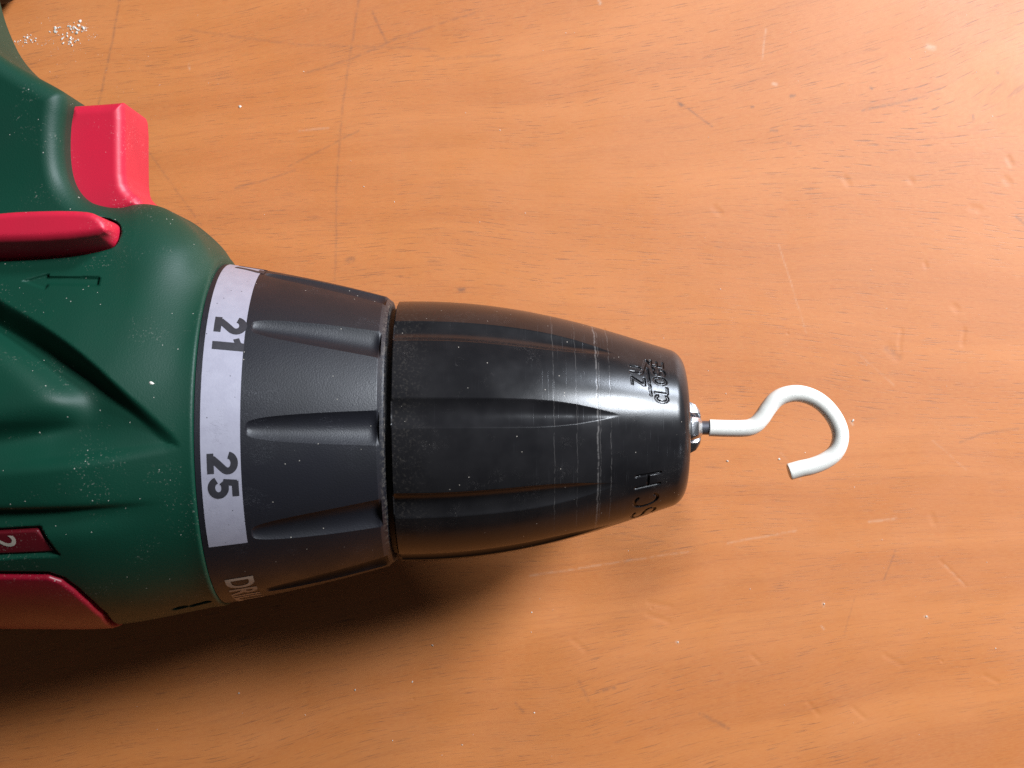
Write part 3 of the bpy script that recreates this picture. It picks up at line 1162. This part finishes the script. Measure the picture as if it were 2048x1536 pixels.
# ---- three jaws -------------------------------------------------------------
for q in range(3):
    a = math.radians(120 * q)
    bm = bmesh.new()
    pts = []
    for x, lo_, hi_, hw in ((20.0, 1.15, 4.7, 1.9), (29.8, 1.15, 4.5, 1.9), (30.9, 1.15, 3.9, 1.75), (31.6, 1.15, 2.9, 1.35), (31.75, 1.15, 2.2, 0.9)):
        for rr, tw in ((lo_, 0.35), (lo_ + 0.75, hw), (hi_ - 0.5, hw), (hi_, hw * 0.62)):
            for sgn in (-1, 1):
                t = sgn * tw
                pts.append((x, rr * math.sin(a) + t * math.cos(a), ZA + rr * math.cos(a) - t * math.sin(a)))
    for p in pts:
        bm.verts.new(Vector(p) * MM)
    res = bmesh.ops.convex_hull(bm, input=bm.verts)
    bmesh.ops.delete(bm, geom=[v for v in bm.verts if not v.link_faces], context='VERTS')
    bmesh.ops.bevel(bm, geom=list(bm.edges), offset=0.14 * MM, segments=2, profile=0.5, affect='EDGES', clamp_overlap=True)
    bm_obj('chuck_jaw', bm, M_steel, drill, sharp=30)

# ------------------------------------------------------------------ hook
hx, hy = PW(1420, 857, ZA)
hook = empty('screw_hook', (hx * MM, hy * MM, ZA * MM))
hook['label'] = 'white vinyl-coated screw hook gripped in the chuck jaws'
hook['category'] = 'hook'


def catmull(pts, n=12):
    pts = [np.array(p, float) for p in pts]
    pts = [2 * pts[0] - pts[1]] + pts + [2 * pts[-1] - pts[-2]]
    out = []
    for i in range(1, len(pts) - 2):
        p0, p1, p2, p3 = pts[i - 1:i + 3]
        for t in np.linspace(0, 1, n, endpoint=False):
            out.append(0.5 * ((2 * p1) + (-p0 + p2) * t + (2 * p0 - 5 * p1 + 4 * p2 - p3) * t * t + (-p0 + 3 * p1 - 3 * p2 + p3) * t ** 3))
    out.append(pts[-2])
    return np.array(out)


def tube(name, path, radii, mat, parent, seg=28, z_of=None):
    path = np.array(path)
    T = np.gradient(path, axis=0)
    T /= np.linalg.norm(T, axis=1, keepdims=True)
    up = np.array((0, 0, 1.0))
    V = []
    for p, t, r in zip(path, T, radii):
        s = np.cross(up, t)
        s /= np.linalg.norm(s)
        w = np.cross(t, s)
        for a in np.linspace(0, 2 * math.pi, seg, endpoint=False):
            V.append(p + r * (math.cos(a) * s + math.sin(a) * w))
    m = len(path)
    F = [(i * seg + j, i * seg + (j + 1) % seg, (i + 1) * seg + (j + 1) % seg, (i + 1) * seg + j) for i in range(m - 1) for j in range(seg)]
    V += [path[0], path[-1]]
    F += [(j, len(V) - 2, (j + 1) % seg) for j in range(seg)]
    F += [((m - 1) * seg + j, (m - 1) * seg + (j + 1) % seg, len(V) - 1) for j in range(seg)]
    F = [f[::-1] for f in F]
    return mesh_obj(name, V, F, mat, parent, True, 40)


zoom = [(400, 592), (500, 596), (620, 599), (740, 598), (815, 588), (880, 555), (940, 490), (1000, 400), (1070, 315), (1160, 262), (1280, 240), (1400, 258), (1520, 315), (1625, 410), (1705, 530), (1744, 655), (1728, 775), (1670, 868), (1570, 938), (1450, 985), (1330, 1012), (1228, 1041)]
cl = []
for zx, zy in zoom:
    X_, Y_ = PW(1340 + zx / 5.12, 740 + zy / 5.12, ZA)
    cl.append((X_ - hx, Y_ - hy, 0.0))
path = catmull(cl, 10)
RW = 1.42
rad = np.full(len(path), RW)
t0 = (path[1] - path[0]) / np.linalg.norm(path[1] - path[0])
t1 = (path[-1] - path[-2]) / np.linalg.norm(path[-1] - path[-2])
path = np.concatenate([[path[0]], [path[0] + t0 * 0.06], path[1:-1], [path[-1] - t1 * 0.05], [path[-1] + t1 * 0.12], [path[-1] + t1 * 0.2]])
rad = np.concatenate([[RW - 0.14], [RW], rad[1:-1], [RW], [RW - 0.05], [RW - 0.2]])
tube('coated_wire', path, rad, M_white, hook)
sh = np.stack([np.linspace(-9.5, 0.9, 12), np.linspace(-0.02, 0.0, 12), np.zeros(12)], 1)
sh[:, 1] += cl[0][1]
tube('bare_shank', sh, np.full(12, 1.16), M_wire, hook)


# ------------------------------------------------------------------ crumbs and dust
def crumb(bm, x, y, z, s):
    res = bmesh.ops.create_icosphere(bm, subdivisions=1, radius=1.0)
    st = [random.uniform(0.6, 1.3) for _ in range(3)]
    a = random.uniform(0, 6.28)
    for v in res['verts']:
        k = random.uniform(0.6, 1.35)
        p = Vector((v.co.x * st[0], v.co.y * st[1], v.co.z * 0.45)) * (s * k)
        p = Vector((p.x * math.cos(a) - p.y * math.sin(a), p.x * math.sin(a) + p.y * math.cos(a), p.z))
        v.co = (p + Vector((x, y, z + s * 0.25))) * MM


bm = bmesh.new()
for (u, v, n, sp, s) in ((108, 60, 14, 6, .26), (150, 55, 24, 7, .28), (128, 72, 12, 7, .20), (147, 84, 16, 7, .22), (62, 77, 18, 8, .18), (40, 84, 14, 8, .15), (168, 58, 14, 6, .18), (95, 82, 14, 14, .11), (180, 70, 12, 10, .11), (120, 80, 60, 40, .07), (260, 180, 40, 70, .05)):
    for _ in range(n):
        x, y = PW(u + random.gauss(0, sp), v + random.gauss(0, sp * 0.6), 0)
        crumb(bm, x, y, 0, s * random.uniform(0.35, 1.0))
dust = bm_obj('plaster_dust', bm, M_crumb, None, sharp=60)
dust['kind'] = 'stuff'
dust['label'] = 'scattered white plaster crumbs on the tabletop beside the drill handle'
dust['category'] = 'dust'

bm = bmesh.new()
for _ in range(90):
    x, y = PW(random.uniform(200, 2040), random.uniform(10, 1530), 0)
    crumb(bm, x, y, 0, random.choice((.05, .06, .07, .07, .09, .13)))
for u, v in ((480, 213), (478, 1386), (865, 1291), (1455, 922), (1558, 918), (1648, 1208), (1706, 841), (1356, 1284), (1853, 1233), (710, 1380)):
    x, y = PW(u, v, 0)
    crumb(bm, x, y, 0, .22)
saw = bm_obj('sawdust', bm, M_crumb, None, sharp=60)
saw['kind'] = 'stuff'
saw['label'] = 'fine pale sawdust specks strewn over the varnished tabletop'
saw['category'] = 'dust'


def on_house(u, v):
    z = ZA + 31
    for _ in range(25):
        X_, Y_ = PW(u, v, z)
        lx, ly = w2l(X_, Y_)
        zz = np.linspace(33, 5, 561)
        val = f_house(np.full(561, lx), np.full(561, ly), zz)
        i = int(np.argmax(val < 0))
        z = 0.5 * z + 0.5 * (ZA + zz[i])
    return X_, Y_, z


bm = bmesh.new()
X_, Y_, Z_ = on_house(303, 766)
crumb(bm, X_, Y_, Z_ - 0.05, .42)
chip = bm_obj('plaster_crumb', bm, M_crumb, None, sharp=60)
chip['label'] = 'single white crumb lying on the green drill housing near the collar'
chip['category'] = 'crumb'
